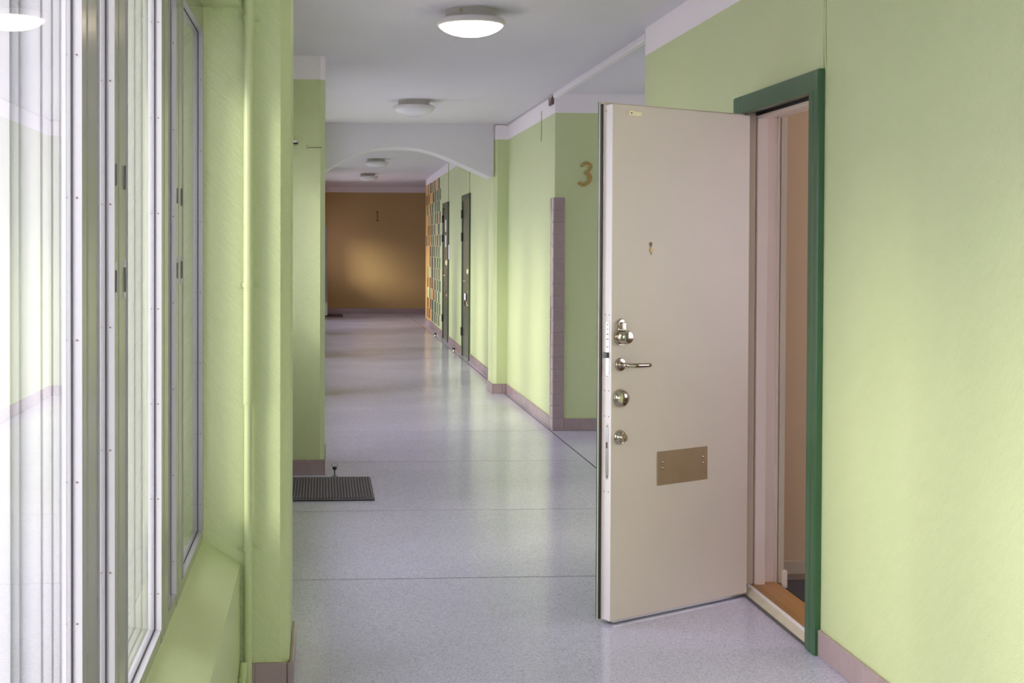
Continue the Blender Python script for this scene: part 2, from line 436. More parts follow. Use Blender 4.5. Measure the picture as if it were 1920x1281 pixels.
# ------------------------------------------------------------------ arch, its pilaster, lobby edge trim
w = nb()
prism(w, [(1.735+0.035, 13.18), (1.735, 13.215), (1.735, 13.58), (2.1, 13.60), (2.1, 13.18)], XY, 0, 2.8)
struct('pilaster', w, M['wall'], 'green chamfered pilaster on the right carrying the arch', 'pilaster')
arc = [(-0.12, 2.15), (0.039, 2.255), (0.14, 2.32), (0.243, 2.376), (0.34, 2.42), (0.45, 2.457), (0.54, 2.477), (0.65, 2.491), (0.77, 2.496), (0.89, 2.490), (1.0, 2.474), (1.12, 2.443),
       (1.21, 2.411), (1.294, 2.377), (1.4, 2.332), (1.5, 2.288), (1.6, 2.243), (1.69, 2.203), (1.715, 2.196), (1.728, 2.203), (1.733, 2.22)]
w = nb(); prism(w, arc + [(1.733, 2.82), (-0.12, 2.82)], XZ, 13.19, 13.57)
struct('arch', w, M['white'], 'white segmental arch spanning the corridor from pillar to pilaster', 'arch', smooth=False)
w = nb(); bx(w, 1.862, 1.905, 7.345, 10.497, 2.696, 2.736, 0.004)
struct('trim_1', w, M['trim'], 'white edge trim under the ceiling between corridor and lobby', 'trim')

# ------------------------------------------------------------------ tiled baseboards (each tile its own piece)
TP = 0.0988                                   # tile module
def tiles_y(name, x, y0, y1, label, side=-1, start=None, far=False):
    """baseboard along Y at wall plane x (side -1: faces -X)"""
    b = bx(nb(), x+side*0.009, x, y0, y1, 0, TP-0.006)
    p = struct(name, b, M['grout'], label, 'baseboard')
    y = y0 if start is None else start
    while y < y1 - 0.004:
        a = max(y, y0)+0.0018; c = min(y+TP, y1)-0.0018
        if c - a > 0.004:
            t = bx(nb(), min(x+side*0.0135, x), max(x+side*0.0135, x), a, c, 0.001, TP, 0.003)
            obj('tile', t, M['tile'], p)
        y += TP
    return p
def tiles_x(p, y, x0, x1, side=-1, start=None):
    x = x0 if start is None else start
    obj('grout_bed', bx(nb(), x0, x1, y+side*0.009, y, 0, TP-0.006), M['grout'], p)
    while x < x1-0.004:
        a = max(x, x0)+0.0018; c = min(x+TP, x1)-0.0018
        if c-a > 0.004:
            obj('tile', bx(nb(), a, c, y+side*0.0135, y, 0.001, TP, 0.003), M['tile'], p)
        x += TP
tiles_y('baseboard_right', XR, 1.5, 4.652, 'mauve tiled baseboard under the near green wall beside the door casing', start=4.635-TP*32)
tiles_y('baseboard_right', XR, 5.655, 7.325, 'mauve tiled baseboard hidden behind the open door leaf')
tiles_y('baseboard_right', 1.88, 10.60, 13.17, 'mauve tiled baseboard running from the tiled corner to the arch pilaster')
bb = tiles_y('baseboard_right', 1.735, 13.21, 13.58, 'mauve tiled baseboard around the foot of the arch pilaster')
tiles_x(bb, 13.18, 1.735, 1.868, start=1.7355)
obj('tile', bx(nb(), 1.7215, 1.737, 13.1665, 13.21, 0.001, TP, 0.003), M['tile'], bb)
for i, (a, b) in enumerate(((13.6, 16.84), (17.88, 20.12), (21.18, 25.52))):
    t = bx(nb(), -0.0135, 0, a, b, 0, TP+0.004, 0.003); t.transform(FAR)
    struct('baseboard_right', t, M['tile'], ('mauve baseboard between the arch and the first far door', 'mauve baseboard between the two far doors', 'mauve baseboard below the coloured wall blocks')[i], 'baseboard')
struct('baseboard_end', bx(nb(), -0.4, 5, 28.755, 28.77, 0, 0.115, 0.003), M['tile'], 'dark mauve baseboard along the ochre end wall', 'baseboard')
b = struct('baseboard_back', bx(nb(), 1.962, 3.6, 10.491, 10.5, 0, TP-0.006), M['grout'], 'mauve tiled baseboard under the wall with the numeral 3', 'baseboard')
x = 1.993-TP*0.32
xs = [1.963, 1.994]
while xs[-1] < 3.5: xs.append(xs[-1]+TP)
for a, c in zip(xs, xs[1:]):
    obj('tile', bx(nb(), a+0.0012, c-0.0012, 10.4865, 10.5, 0.001, TP, 0.003), M['tile'], b)
# tile column protecting the corner
tcn = struct('trim_2', bx(nb(), 1.870, 1.958, 10.490, 10.60, 0, 1.893), M['grout'], 'column of mauve corner guard tiles on the wall edge left of the numeral 3', 'trim')
for i in range(19):
    z = i*0.0997
    obj('tile', bx(nb(), 1.8705, 1.960, 10.4855, 10.50, z+0.001, z+0.0985, 0.0025), M['tile'], tcn)
    obj('tile', bx(nb(), 1.862, 1.882, 10.505, 10.605, z+0.001, z+0.0985, 0.0025), M['tile'], tcn)
    obj('edge_tile', bx(nb(), 1.859, 1.8725, 10.4845, 10.506, z+0.001, z+0.0985, 0.006, 2), M['tile_edge'], tcn)

# ------------------------------------------------------------------ left side: pillars, parapet, lintel, sill
def pillar(y0, y1, xe, label, ch=0.032, ztop=2.735):
    w = nb(); prism(w, [(-0.6, y0), (xe-ch, y0), (xe, y0+ch), (xe, y1-ch), (xe-ch, y1), (-0.6, y1)], XY, 0, ztop)
    return struct('pillar', w, M['wall'] if ztop < 2.75 else M['wall_far'], label, 'pillar')
pillar(4.39, 4.87, -0.108, 'near green pillar beside the window with the painted riser pipe')
pillar(8.55, 9.22, 0.018, 'second green pillar standing behind the ribbed doormat')
pillar(12.98, 13.62, 0.0, 'green pillar under the left end of the white arch', ztop=2.8)
pillar(17.40, 18.05, 0.0, 'fourth green window pillar hidden behind the second pillar', ztop=2.8)
pillar(21.90, 22.55, 0.0, 'fifth green window pillar hidden behind the second pillar', ztop=2.8)
pillar(26.30, 26.90, 0.0, 'last green window pillar near the ochre end wall', ztop=2.8)
ZS, ZSI, ZL = 0.434, 0.513, 2.29
XW, XS = -0.395, -0.271
for i, (a, b) in enumerate(BAYS):
    zt = 2.735 if i < 3 else 2.8
    w = nb(); prism(w, [(-0.60, 0.0), (XS, 0.0), (XS, ZS), (XW-0.01, ZSI+0.006), (-0.60, ZSI)], XZ, a, b)
    struct('wall_left', w, M['wall'] if i < 3 else M['wall_far'], ('green parapet with sloping sill under the near windows', 'green parapet behind the near pillar', 'green parapet behind the second pillar', 'green parapet past the arch', 'green parapet in the far corridor', 'green parapet by the corridor end')[i], 'wall')
    w = nb(); bx(w, -0.60, -0.27, a, b, ZL, zt)
    struct('wall_left', w, M['wall'] if i < 3 else M['wall_far'], ('green lintel box above the near windows', 'green lintel behind the near pillar', 'green lintel behind the second pillar', 'green lintel past the arch', 'green lintel in the far corridor', 'green lintel by the corridor end')[i], 'wall')
w = nb(); bx(w, -0.6, -0.30, 6.95, 8.55, 2.15, 2.735); bx(w, -0.6, -0.30, 6.95, 7.55, 0, 2.15); bx(w, -0.6, -0.30, 8.45, 8.55, 0, 2.15)
struct('wall_left', w, M['wall'], 'green wall around the side entrance by the ribbed doormat', 'wall')
de = root('door_5', (-0.45, 8.0, 0), 'white side entrance door by the ribbed doormat, hidden behind the near pillar', 'door', 'structure')
w = nb(); bx(w, -0.50, -0.45, 7.55, 8.45, 0, 1.0); bx(w, -0.50, -0.45, 7.55, 7.70, 1.0, 2.15); bx(w, -0.50, -0.45, 8.30, 8.45, 1.0, 2.15); bx(w, -0.50, -0.45, 7.70, 8.30, 2.0, 2.15)
obj('leaf', w, M['frame'], de); obj('glass_pane', bx(nb(), -0.478, -0.472, 7.70, 8.30, 1.0, 2.0), M['glass'], de)
w = nb(); bx(w, -0.6, -0.30, 26.9, 28.8, 2.0, 2.8); bx(w, -0.6, -0.30, 26.9, 27.5, 0, 2.0); bx(w, -0.6, -0.30, 28.2, 28.8, 0, 2.0); bx(w, -0.6, -0.30, 27.5, 28.2, 0, 1.0)  # opening added and sized to bring daylight onto the end wall
struct('wall_left', w, M['ochre'], 'left wall around the entrance at the dark corridor end, its opening added for daylight', 'wall')
# pillar feet
b1 = struct('baseboard_left', bx(nb(), -0.108, -0.099, 4.40, 4.86, 0, TP-0.006), M['grout'], 'dark tiled baseboard around the foot of the near pillar', 'baseboard')
for k in range(5):
    a = 4.392 + k*TP; c = min(a+TP, 4.872)
    if c-a > .01: obj('tile', bx(nb(), -0.108, -0.0945, a+0.0012, c-0.0012, 0.001, TP, 0.003), M['tile'], b1)
obj('grout_bed', bx(nb(), -0.29, -0.12, 4.381, 4.39, 0, TP-0.006), M['grout'], b1)
for a, c in ((-0.29, -0.2265), (-0.2245, -0.116), (-0.1145, -0.0955)):
    obj('tile', bx(nb(), a, c, 4.3765, 4.392, 0.001, TP, 0.003), M['tile'], b1)
b2 = struct('baseboard_left', bx(nb(), 0.018, 0.024, 8.56, 9.20, 0, TP-0.006), M['grout'], 'mauve tiled baseboard around the foot of the second pillar', 'baseboard')
for k in range(7):
    a = 8.552 + k*TP; c = min(a+TP, 9.222)
    if c-a > .01: obj('tile', bx(nb(), 0.018, 0.0275, a+0.0012, c-0.0012, 0.001, TP, 0.003), M['tile'], b2)
obj('grout_bed', bx(nb(), -0.395, 0.01, 8.541, 8.55, 0, TP-0.006), M['grout'], b2)
xe = 0.0195
obj('tile', bx(nb(), xe, 0.028, 8.5365, 8.556, 0.001, TP, 0.003), M['tile_edge'], b2)
while xe > -0.38:
    obj('tile', bx(nb(), xe-0.1055, xe-0.0015, 8.5365, 8.55, 0.001, TP, 0.003), M['tile'], b2); xe -= 0.107

# ------------------------------------------------------------------ windows
def ring_sweep(bm, y0, y1, z0, z1, prof):
    """profile of (depth outward, inset) swept round a rectangular aperture"""
    rings = []
    for d, i in prof:
        x = XW - d
        rings.append([bm.verts.new(p) for p in ((x, y0+i, z0+i), (x, y1-i, z0+i), (x, y1-i, z1-i), (x, y0+i, z1-i))])
    for A, B in zip(rings, rings[1:]):
        for k in range(4):
            j = (k+1) % 4; bm.faces.new((A[k], A[j], B[j], B[k]))
    return bm
PROF_IN = [(0.0, 0.0), (0.0156, 0.0)]
PROF_OUT = [(0.0182, 0.0), (0.026, 0.0), (0.026, 0.002), (0.036, 0.002), (0.036, 0.005), (0.0455, 0.005), (0.0455, 0.001), (0.049, 0.001), (0.049, 0.006),
            (0.062, 0.006), (0.062, 0.003), (0.066, 0.003), (0.066, 0.0075), (0.082, 0.0075), (0.082, 0.004), (0.10, 0.004), (0.10, 0.012), (0.112, 0.014), (0.112, 0.022), (0.135, 0.024), (0.165, 0.024), (0.175, 0.015)]
PROF_SLOT = PROF_OUT[:16] + [(0.10, 0.012), (0.15, 0.016), (0.175, 0.010)]
ZA, ZB = 0.547, 2.204
PROF_SHADE = PROF_OUT[:16] + [(0.10, 0.03), (0.112, 0.045), (0.112, 0.112), (0.135, 0.118), (0.165, 0.118), (0.175, 0.10)]  # outer frame widened out of view to shade the pillar beside it
def aperture(p, y0, y1, screws=False):
    e = 0.0006
    obj('inner_reveal', ring_sweep(nb(), y0+e, y1-e, ZA+e, ZB-e, PROF_IN), M['bead'], p)
    obj('gasket', ring_sweep(nb(), y0+e, y1-e, ZA+e, ZB-e, [(0.0154, 0.0), (0.0154, 0.0025), (0.0182, 0.0025), (0.0182, 0.0)]), M['gasket'], p)
    obj('outer_reveal', ring_sweep(nb(), y0+e, y1-e, ZA+e, ZB-e, (PROF_SHADE if y1 > 4.3 and y1 < 4.39 else PROF_OUT) if y1-y0 > 0.3 else PROF_SLOT), M['frame_out'], p)
    obj('glass_pane', bx(nb(), XW-0.0185, XW-0.0165, y0, y1, ZA, ZB), M['glass'], p)
    if screws:
        z = ZA + 0.09
        while z < ZB - 0.03:
            obj('screw', lathe(nb(), (XW-0.0085, y1-e+0.0004, z), (0, -1, 0), [(0.0, 0.0016), (0.0016, 0.0014), (0.0018, 0.0)], 8), M['screw'], p)
            z += 0.235
        y = y1 - 0.05

def mullion(p, y0, y1, hinges=False):
    wdt = y1-y0; x0, x1 = XW-0.172, XW
    g1, g2, g3 = y0+wdt*0.23, y0+wdt*0.33, y0+wdt*0.79
    poly = [(x1-0.0004, y0), (x1, y0+0.0008), (x1, g1), (x1-0.006, g1), (x1-0.006, g2), (x1-0.0005, g2+0.004), (x1-0.0005, g3), (x1-0.0035, g3+0.003), (x1-0.0035, y1-0.0008), (x1-0.0042, y1), (x0, y1), (x0, y0)]
    # keep the far part of the face proud enough to meet the reveal
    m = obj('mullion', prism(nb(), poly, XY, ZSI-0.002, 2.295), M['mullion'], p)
    if hinges:
        for z in hinges:
            for yy, s in ((y0+wdt*0.06, 1.0), (y0+wdt*0.72, 1.15)):
                lathe_h = 0.021*s
                hb = nb()
                lathe(hb, (XW+0.0012, yy, z-lathe_h), (0, 0, 1), [(0.0012, 0), (0.0019, 0.003), (0.0019, lathe_h*2-0.003), (0.0012, lathe_h*2)], 10)
                bx(hb, XW-0.004, XW+0.0008, yy-0.002, yy+0.004, z-lathe_h, z+lathe_h)
                obj('hinge', hb, M['grey_metal'], m, smooth=True)
                if z < 1.5:
                    for q in (-1, 1):
                        zz = z+q*(lathe_h+0.008)
                        obj('hinge_cap', bx(nb(), XW-0.003, XW+0.0022, yy-0.003, yy+0.004, zz-0.0075, zz+0.0075, 0.0008), M['frame'], m)

# the window wall that the photo shows: wide casements with narrow slots between mullions
w1 = root('window_1', (XW, 2.9, 0.51), 'tall white casement window beside the near pillar, narrow slots between its wide panes', 'window', 'structure')
yb = [(3.761, 4.372, True), (3.434, 3.583, True), (2.695, 3.253, True), (2.356, 2.524, True), (1.62, 2.185, True)]
mul = [(3.583, 3.761, (1.634, 1.43)), (3.253, 3.434, False), (2.524, 2.695, (1.634, 1.43)), (2.185, 2.356, False), (1.45, 1.62, False)]
for a, b, s in yb: aperture(w1, a, b, s)
for a, b, h in mul: mullion(w1, a, b, h)
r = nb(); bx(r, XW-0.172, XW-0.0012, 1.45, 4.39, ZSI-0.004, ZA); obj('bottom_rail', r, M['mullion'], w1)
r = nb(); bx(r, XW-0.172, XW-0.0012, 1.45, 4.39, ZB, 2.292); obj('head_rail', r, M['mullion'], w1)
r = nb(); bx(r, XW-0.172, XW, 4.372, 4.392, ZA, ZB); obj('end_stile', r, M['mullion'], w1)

def plain_window(i, a, b, label):
    p = root('window_%d' % i, (XW, (a+b)/2, 0.51), label, 'window', 'structure')
    n = max(1, round((b-a)/1.08)); pit = (b-a)/n
    obj('bottom_rail', bx(nb(), XW-0.172, XW, a, b, ZSI-0.004, ZA), M['frame'], p)
    obj('head_rail', bx(nb(), XW-0.172, XW, a, b, ZB, 2.292), M['frame'], p)
    for k in range(n):
        y = a + k*pit
        mullion(p, y, y+0.17); aperture(p, y+0.17, y+0.32); mullion(p, y+0.32, y+0.49); aperture(p, y+0.49, y+pit)
labs = ['white casement window beside the viewer left of the frame', 'white windows between the first two pillars', 'white windows between the second pillar and the arch', 'white windows past the arch', 'white windows of the far corridor', 'white windows nearest the ochre end wall']
plain_window(2, -1.19, 1.45, labs[0])
for i, (a, b) in enumerate(BAYS[1:]):
    plain_window(3+i, a, b, labs[i+1])
we = root('window_9', (0.78, -1.25, 0.0), 'glazed end doors added unseen behind the viewer to light the corridor from the front', 'window', 'structure')  # added behind the viewer to light surfaces that face the camera
f = nb()
for a, b in ((-0.22, -0.14), (0.73, 0.83), (1.70, 1.78)): bx(f, a, b, -1.28, -1.22, 0, 2.52)
bx(f, -0.14, 1.70, -1.28, -1.22, 0, 1.05); bx(f, -0.14, 1.70, -1.28, -1.22, 2.44, 2.52)
obj('window_frame', f, M['frame'], we)
for a, b in ((-0.14, 0.73), (0.83, 1.70)): obj('glass_pane', bx(nb(), a, b, -1.255, -1.25, 1.05, 2.44), M['glass'], we)
struct('shade_pier', bx(nb(), -1.12, -0.60, 3.46, 3.70, -0.4, 2.42), M['paving'], 'added concrete block outside, out of view, shading the near pillar', 'shade_pier')  # unseen block added to keep oblique daylight off the near pillar
struct('shade_ledge', bx(nb(), -0.95, -0.62, -6, 30, 2.44, 2.58), M['paving'], 'added concrete eave above the windows, out of view, cutting light from overhead', 'shade_ledge')  # unseen overhang added to cut steep sky light at the windows
struct('ground', bx(nb(), -40, -0.62, -30, 60, -0.6, -0.35), M['paving'], 'pale paved yard outside the windows', 'ground')

# ------------------------------------------------------------------ riser pipe on the near pillar
rp_ = root('riser_pipe', (-0.2445, 4.366, 0), 'green painted vertical riser pipe clamped to the near pillar', 'pipe')
PX_, PY_ = -0.2445, 4.366
obj('pipe', lathe(nb(), (PX_, PY_, 0.0), (0, 0, 1), [(0.0135, 0), (0.0135, 0.975), (0.0145, 0.978)], 24), M['green_gloss'], rp_, True)
obj('sleeve', lathe(nb(), (PX_, PY_, 0.970), (0, 0, 1), [(0.0150, 0.0), (0.0172, 0.004), (0.0168, 0.28), (0.0162, 1.75)], 24), M['green_gloss'], rp_, True)
for z in (2.252, 1.367, 0.490):
    c = nb()
    rr = 0.0198 if z > 0.97 else 0.0172
    lathe(c, (PX_, PY_, z-0.0075), (0, 0, 1), [(rr-0.005, 0), (rr, 0.0003), (rr, 0.0147), (rr-0.005, 0.015)], 24)
    bx(c, PX_-0.037, PX_-rr*0.7, 4.3825, 4.3905, z-0.0085, z+0.0085, 0.0008)
    bx(c, PX_+rr*0.7, PX_+0.037, 4.3825, 4.3905, z-0.0085, z+0.0085, 0.0008)
    cl = obj('clamp', c, M['green_gloss'], rp_, True)
    for s in (-1, 1):
        obj('screw', lathe(nb(), (PX_+s*0.029, 4.3825, z), (0, -1, 0), [(0.0055, 0), (0.005, 0.0022), (0.0018, 0.003), (0.0, 0.002)], 12), M['green_gloss'], cl, True)
lp = root('floor_pipe', (-0.254, 4.3, 0), 'thin green pipe running low along the parapet towards the riser', 'pipe')
obj('pipe', tube(nb(), [(-0.2575, 1.5, 0.075), (-0.2575, 3.6, 0.078), (-0.2575, 4.27, 0.080)], 0.0105, 14), M['green_gloss'], lp, True)
obj('elbow', tube(nb(), [(-0.2575, 4.25, 0.080), (-0.2575, 4.29, 0.081), (-0.2575, 4.312, 0.090), (-0.2565, 4.325, 0.104), (-0.256, 4.330, 0.118)], [0.0135, 0.0140, 0.0140, 0.0135, 0.012], 14), M['green_gloss'], lp, True)

# ------------------------------------------------------------------ near apartment door
d1 = root('door_1', (XR, 5.15, 0), 'open apartment door with cream inner face, brass letter plate and dark green casing', 'door', 'structure')
CX = 1.800
def casing_post(y0, y1, z1):
    c = nb(); wd_ = y1-y0
    bx(c, CX+0.002, XR, y0, y1, 0, z1, 0.002)
    bx(c, CX-0.001, XR, y0+0.003, y0+wd_*0.47, 0, z1-0.002, 0.003)
    bx(c, CX-0.001, XR, y0+wd_*0.50, y1-0.003, 0, z1-0.002, 0.003)
    return c
obj('casing', casing_post(4.655, 4.752, 2.15), M['dark_green'], d1)
obj('casing', casing_post(5.545, 5.643, 2.15), M['dark_green'], d1)
c = nb(); bx(c, CX-0.0005, XR, 4.658, 5.640, 2.070, 2.149, 0.003); obj('casing', c, M['dark_green'], d1)
# frame behind the casing: rebated jambs and head
for (a, b, q) in ((5.542, 5.60, 0), (4.69, 4.748, 1)):
    j = nb()
    if q == 0:
        bx(j, 1.877, 1.9225, 5.540, 5.60, 0.03, 2.075, 0.002)
        bx(j, 1.9225, 1.979, 5.582, 5.61, 0.03, 2.075, 0.002)
        bx(j, 1.979, 1.989, 5.574, 5.61, 0.03, 2.075, 0.001)
    else:
        bx(j, 1.877, 1.9225, 4.69, 4.750, 0.03, 2.075, 0.002); bx(j, 1.9225, 1.989, 4.69, 4.735, 0.03, 2.075, 0.002)
    obj('jamb', j, M['jamb'], d1)
j = nb(); bx(j, 1.826, 1.874, 5.556, 5.61, 0.03, 2.085, 0.001); bx(j, 1.826, 1.874, 4.69, 4.742, 0.03, 2.085, 0.001)
obj('rebate', j, M['cream'], d1)
obj('head_rebate', bx(nb(), 1.826, 1.874, 4.69, 5.61, 2.078, 2.10), M['grey_metal'], d1)
h = nb(); bx(h, 1.877, 1.9225, 4.69, 5.60, 2.052, 2.11, 0.002); bx(h, 1.9225, 1.979, 4.69, 5.60, 2.066, 2.11, 0.002); bx(h, 1.979, 1.989, 4.69, 5.60, 2.060, 2.11, 0.001)
bx(h, 1.872, 1.877, 4.75, 5.545, 2.058, 2.064)
obj('head_jamb', h, M['jamb'], d1)
obj('gasket', bx(nb(), 1.868, 1.8765, 4.75, 5.548, 2.066, 2.078, 0.001), M['gasket'], d1)
# threshold: painted front strip, white nosing, worn and plain oak
t = nb(); prism(t, [(1.818, 0.0), (1.826, 0.006), (1.848, 0.024), (1.85, 0.0)], XZ, 4.745, 5.552); obj('threshold_ramp', t, M['sill'], d1)
obj('threshold_seal', bx(nb(), 1.808, 1.820, 4.75, 5.545, 0.0, 0.005), M['grey_metal'], d1)
obj('threshold_nosing', bx(nb(), 1.8475, 1.8585, 4.74, 5.556, 0.0, 0.034, 0.003), M['trim'], d1)
obj('threshold_plank', bx(nb(), 1.8588, 1.903, 4.74, 5.60, 0.0, 0.030, 0.001), M['oak_worn'], d1)
obj('threshold_plank', bx(nb(), 1.9036, 1.990, 4.74, 5.60, 0.0, 0.0305, 0.001), M['oak'], d1)
# cable drop above the casing
cdr = root('wall_cable', (XR, 4.655, 2.15), 'pair of thin green cables dropping from the ceiling to the door casing', 'cable')
obj('cable', tube(nb(), [(XR-0.003, 4.668, 2.148), (XR-0.003, 4.660, 2.25), (XR-0.003, 4.658, 2.735)], 0.0036, 8), M['green_gloss'], cdr, True)
obj('cable', tube(nb(), [(XR-0.003, 4.645, 2.152), (XR-0.003, 4.650, 2.25), (XR-0.003, 4.652, 2.735)], 0.0036, 8), M['green_gloss'], cdr, True)

# leaf, built in its own axes: u from hinge to lock side, v from inner to outer face, z up
HX, HY = 1.819, 5.472
ud = Vector((-0.8665, -0.4992, 0)); nv = Vector((-0.4992, 0.8665, 0))
LEAF = Matrix(((ud.x, nv.x, 0, HX), (ud.y, nv.y, 0, HY), (0, 0, 1, 0), (0, 0, 0, 1)))
LW, LB, LT = 0.7865, 0.0155, 2.060
def lobj(name, bm, mat, parent, smooth=False): return obj(name, bm, mat, parent, smooth, xf=LEAF)
leaf = lobj('leaf', bx(nb(), 0.0, LW-0.0008, 0.0, 0.046, LB, LT, 0.0012), M['cream'], d1)
lobj('edge_strip', bx(nb(), LW-0.0012, LW, 0.0008, 0.0455, LB+0.0008, LT-0.0012), M['edge_white'], leaf)
lobj('bottom_strip', bx(nb(), 0.0, LW-0.02, 0.004, 0.042, 0.006, LB+0.001), M['steel'], leaf)
lobj('outer_skin', bx(nb(), -0.016, LW+0.0135, 0.0645, 0.070, 0.012, LT+0.012, 0.0008), M['dark_green'], leaf)
lobj('skin_edge', bx(nb(), -0.016, LW+0.013, 0.058, 0.0645, 0.0125, LT+0.011), M['sill'], leaf)
lobj('flange', bx(nb(), -0.016, LW+0.006, 0.046, 0.058, 0.013, LT+0.010), M['cream'], leaf)
g = nb(); bx(g, LW-0.0005, LW+0.0122, 0.0462, 0.0578, 0.016, LT+0.003, 0.002)
lobj('gasket', g, M['gasket'], leaf)
for z in (1.845, 0.406):
    lobj('hinge_plug', lathe(nb(), (-0.006, 0.046, z), (0, -1, 0), [(0.008, 0), (0.008, 0.002), (0.005, 0.004), (0.0, 0.004)], 12), M['black'], leaf, True)
# hardware on the inner face (v = 0, towards -v)
def disc_prof(bm, u, z, prof, n=28): return lathe(bm, (u, 0, z), (0, -1, 0), prof, n)
# upper lock: keyhole-shaped back plate, raised snib and big knob
def arcp(cx, cz, r, a0, a1, n):
    return [(cx+r*math.cos(math.radians(a0+(a1-a0)*i/n)), cz+r*math.sin(math.radians(a0+(a1-a0)*i/n))) for i in range(n+1)]
pl = arcp(0.740, 1.141, 0.0345, 140, 400, 26) + [(0.7575, 1.172), (0.756, 1.185)] + arcp(0.740, 1.196, 0.0165, 0, 180, 12) + [(0.724, 1.185), (0.7225, 1.172)]
pl = [(u_, z_) for u_, z_ in pl]
ul = lobj('upper_lock', prism(nb(), pl, XZ, 0.0, -0.011, 0.0022), M['chrome'], leaf)
k = nb(); disc_prof(k, 0.740, 1.141, [(0.0265, 0.010), (0.0285, 0.014), (0.030, 0.022), (0.029, 0.034), (0.0255, 0.047), (0.0225, 0.052), (0.0205, 0.0525), (0.0, 0.0525)], 10)
lobj('lock_knob', k, M['chrome'], leaf, True)
lobj('snib', bx(nb(), 0.7285, 0.7485, -0.024, -0.010, 1.171, 1.200, 0.003), M['chrome'], leaf)
# lever handle
k = nb(); disc_prof(k, 0.741, 1.031, [(0.0265, 0.0), (0.0265, 0.005), (0.0235, 0.0085), (0.013, 0.0095), (0.0105, 0.012), (0.0, 0.012)], 32)
hr = lobj('handle_rose', k, M['chrome'], leaf, True)
lobj('lever_handle', tube(nb(), [(0.741, -0.010, 1.031), (0.741, -0.040, 1.031), (0.737, -0.052, 1.031), (0.726, -0.0575, 1.0305), (0.70, -0.0585, 1.030), (0.665, -0.0585, 1.029), (0.633, -0.056, 1.028), (0.628, -0.055, 1.028)],
                      [0.0085, 0.0085, 0.0088, 0.0092, 0.0092, 0.0092, 0.0092, 0.0078], 16), M['chrome'], leaf, True)
# domed turn cover
k = nb(); disc_prof(k, 0.7395, 0.898, [(0.0365, 0.0), (0.0365, 0.006), (0.034, 0.016), (0.028, 0.0245), (0.018, 0.029), (0.007, 0.0305), (0.0, 0.0307)], 36)
lobj('turn_knob_cover', k, M['chrome'], leaf, True)
# cylinder lock
k = nb(); disc_prof(k, 0.740, 0.7425, [(0.0305, 0.0), (0.0295, 0.004), (0.0225, 0.017), (0.0205, 0.0185), (0.0175, 0.0175), (0.0170, 0.027), (0.0155, 0.030), (0.0, 0.0302)], 32)
cy = lobj('lock_cylinder', k, M['chrome'], leaf, True)
k = nb(); disc_prof(k, 0.740, 0.7425, [(0.0150, 0.0302), (0.0150, 0.0306), (0.0, 0.0306)], 24); lobj('cylinder_face', k, M['brass'], leaf)
lobj('keyhole', bx(nb(), 0.7385, 0.7415, -0.0312, -0.0305, 0.733, 0.741), M['black'], leaf)
# brass letter plate with four screws
lp_ = lobj('letter_plate', bx(nb(), 0.246, 0.536, -0.003, 0.0, 0.529, 0.667, 0.0012), M['brass'], leaf)
for u_, z_ in ((0.509, 0.622), (0.509, 0.598), (0.276, 0.624), (0.276, 0.599)):
    lobj('plate_screw', lathe(nb(), (u_, -0.003, z_), (0, -1, 0), [(0.0048, 0), (0.0042, 0.0022), (0.002, 0.0032), (0.0, 0.0034)], 12), M['chrome'], leaf, True)
# peephole with its swung-down brass cover
k = nb(); disc_prof(k, 0.578, 1.509, [(0.0085, 0), (0.0085, 0.003), (0.0068, 0.0038), (0.0055, 0.003), (0.0055, 0.0012), (0.0, 0.0012)], 20); ph = lobj('peephole', k, M['chrome'], leaf, True)
k = nb(); disc_prof(k, 0.578, 1.509, [(0.0056, 0.0013), (0.0056, 0.0030), (0.0, 0.0031)], 16); lobj('peephole_lens', k, M['black'], leaf)
k = nb(); prism(k, arcp(0.5765, 1.485, 0.0088, 0, 360, 15)[:-1], XZ, -0.001, -0.004)
prism(k, [(0.5735, 1.479), (0.5735, 1.468), (0.5755, 1.465), (0.578, 1.479)], XZ, -0.001, -0.0035); prism(k, [(0.5750, 1.502), (0.5780, 1.502), (0.579, 1.49), (0.574, 1.49)], XZ, -0.001, -0.0035)
lobj('peephole_cover', k, M['brass_paint'], leaf)
# ivory magnet block near the top
mg = nb(); bx(mg, 0.682, 0.708, -0.013, 0.0, 2.018, 2.038, 0.0015); bx(mg, 0.637, 0.681, -0.010, 0.0, 2.018, 2.037, 0.003)
mo = lobj('contact_magnet', mg, M['ivory'], leaf)
lobj('magnet_screw', lathe(nb(), (0.697, -0.013, 2.028), (0, -1, 0), [(0.0042, 0), (0.003, 0.0006), (0.0, 0.0006)], 10), M['grey_metal'], leaf)
# lock fronts and screws on the edge (u = LW)
def efront(z0, z1, name):
    poly = [(0.0145, z0+0.010), (0.017, z0+0.003), (0.022, z0), (0.026, z0+0.003), (0.0285, z0+0.010), (0.0305, z0+0.03), (0.0305, z1-0.03), (0.0285, z1-0.010), (0.026, z1-0.003), (0.022, z1), (0.017, z1-0.003), (0.0145, z1-0.010), (0.0125, z1-0.03), (0.0125, z0+0.03)]
    return lobj(name, prism(nb(), poly, lambda a, b, d: (d, a, b), LW, LW+0.0012), M['steel'], leaf)
efront(0.977, 1.203, 'upper_lock_case'); efront(0.576, 0.799, 'lower_lock_case')
lobj('latch_bolt', bx(nb(), LW+0.0012, LW+0.011, 0.016, 0.037, 1.058, 1.080, 0.002), M['grey_metal'], leaf)
lobj('bolt_slot', bx(nb(), LW+0.0010, LW+0.0016, 0.018, 0.027, 0.700, 0.724), M['screw'], leaf)
for z0 in (1.1, 1.13, 1.15): lobj('snib_slot', bx(nb(), LW+0.0010, LW+0.0015, 0.016, 0.027, z0, z0+0.004), M['screw'], leaf)
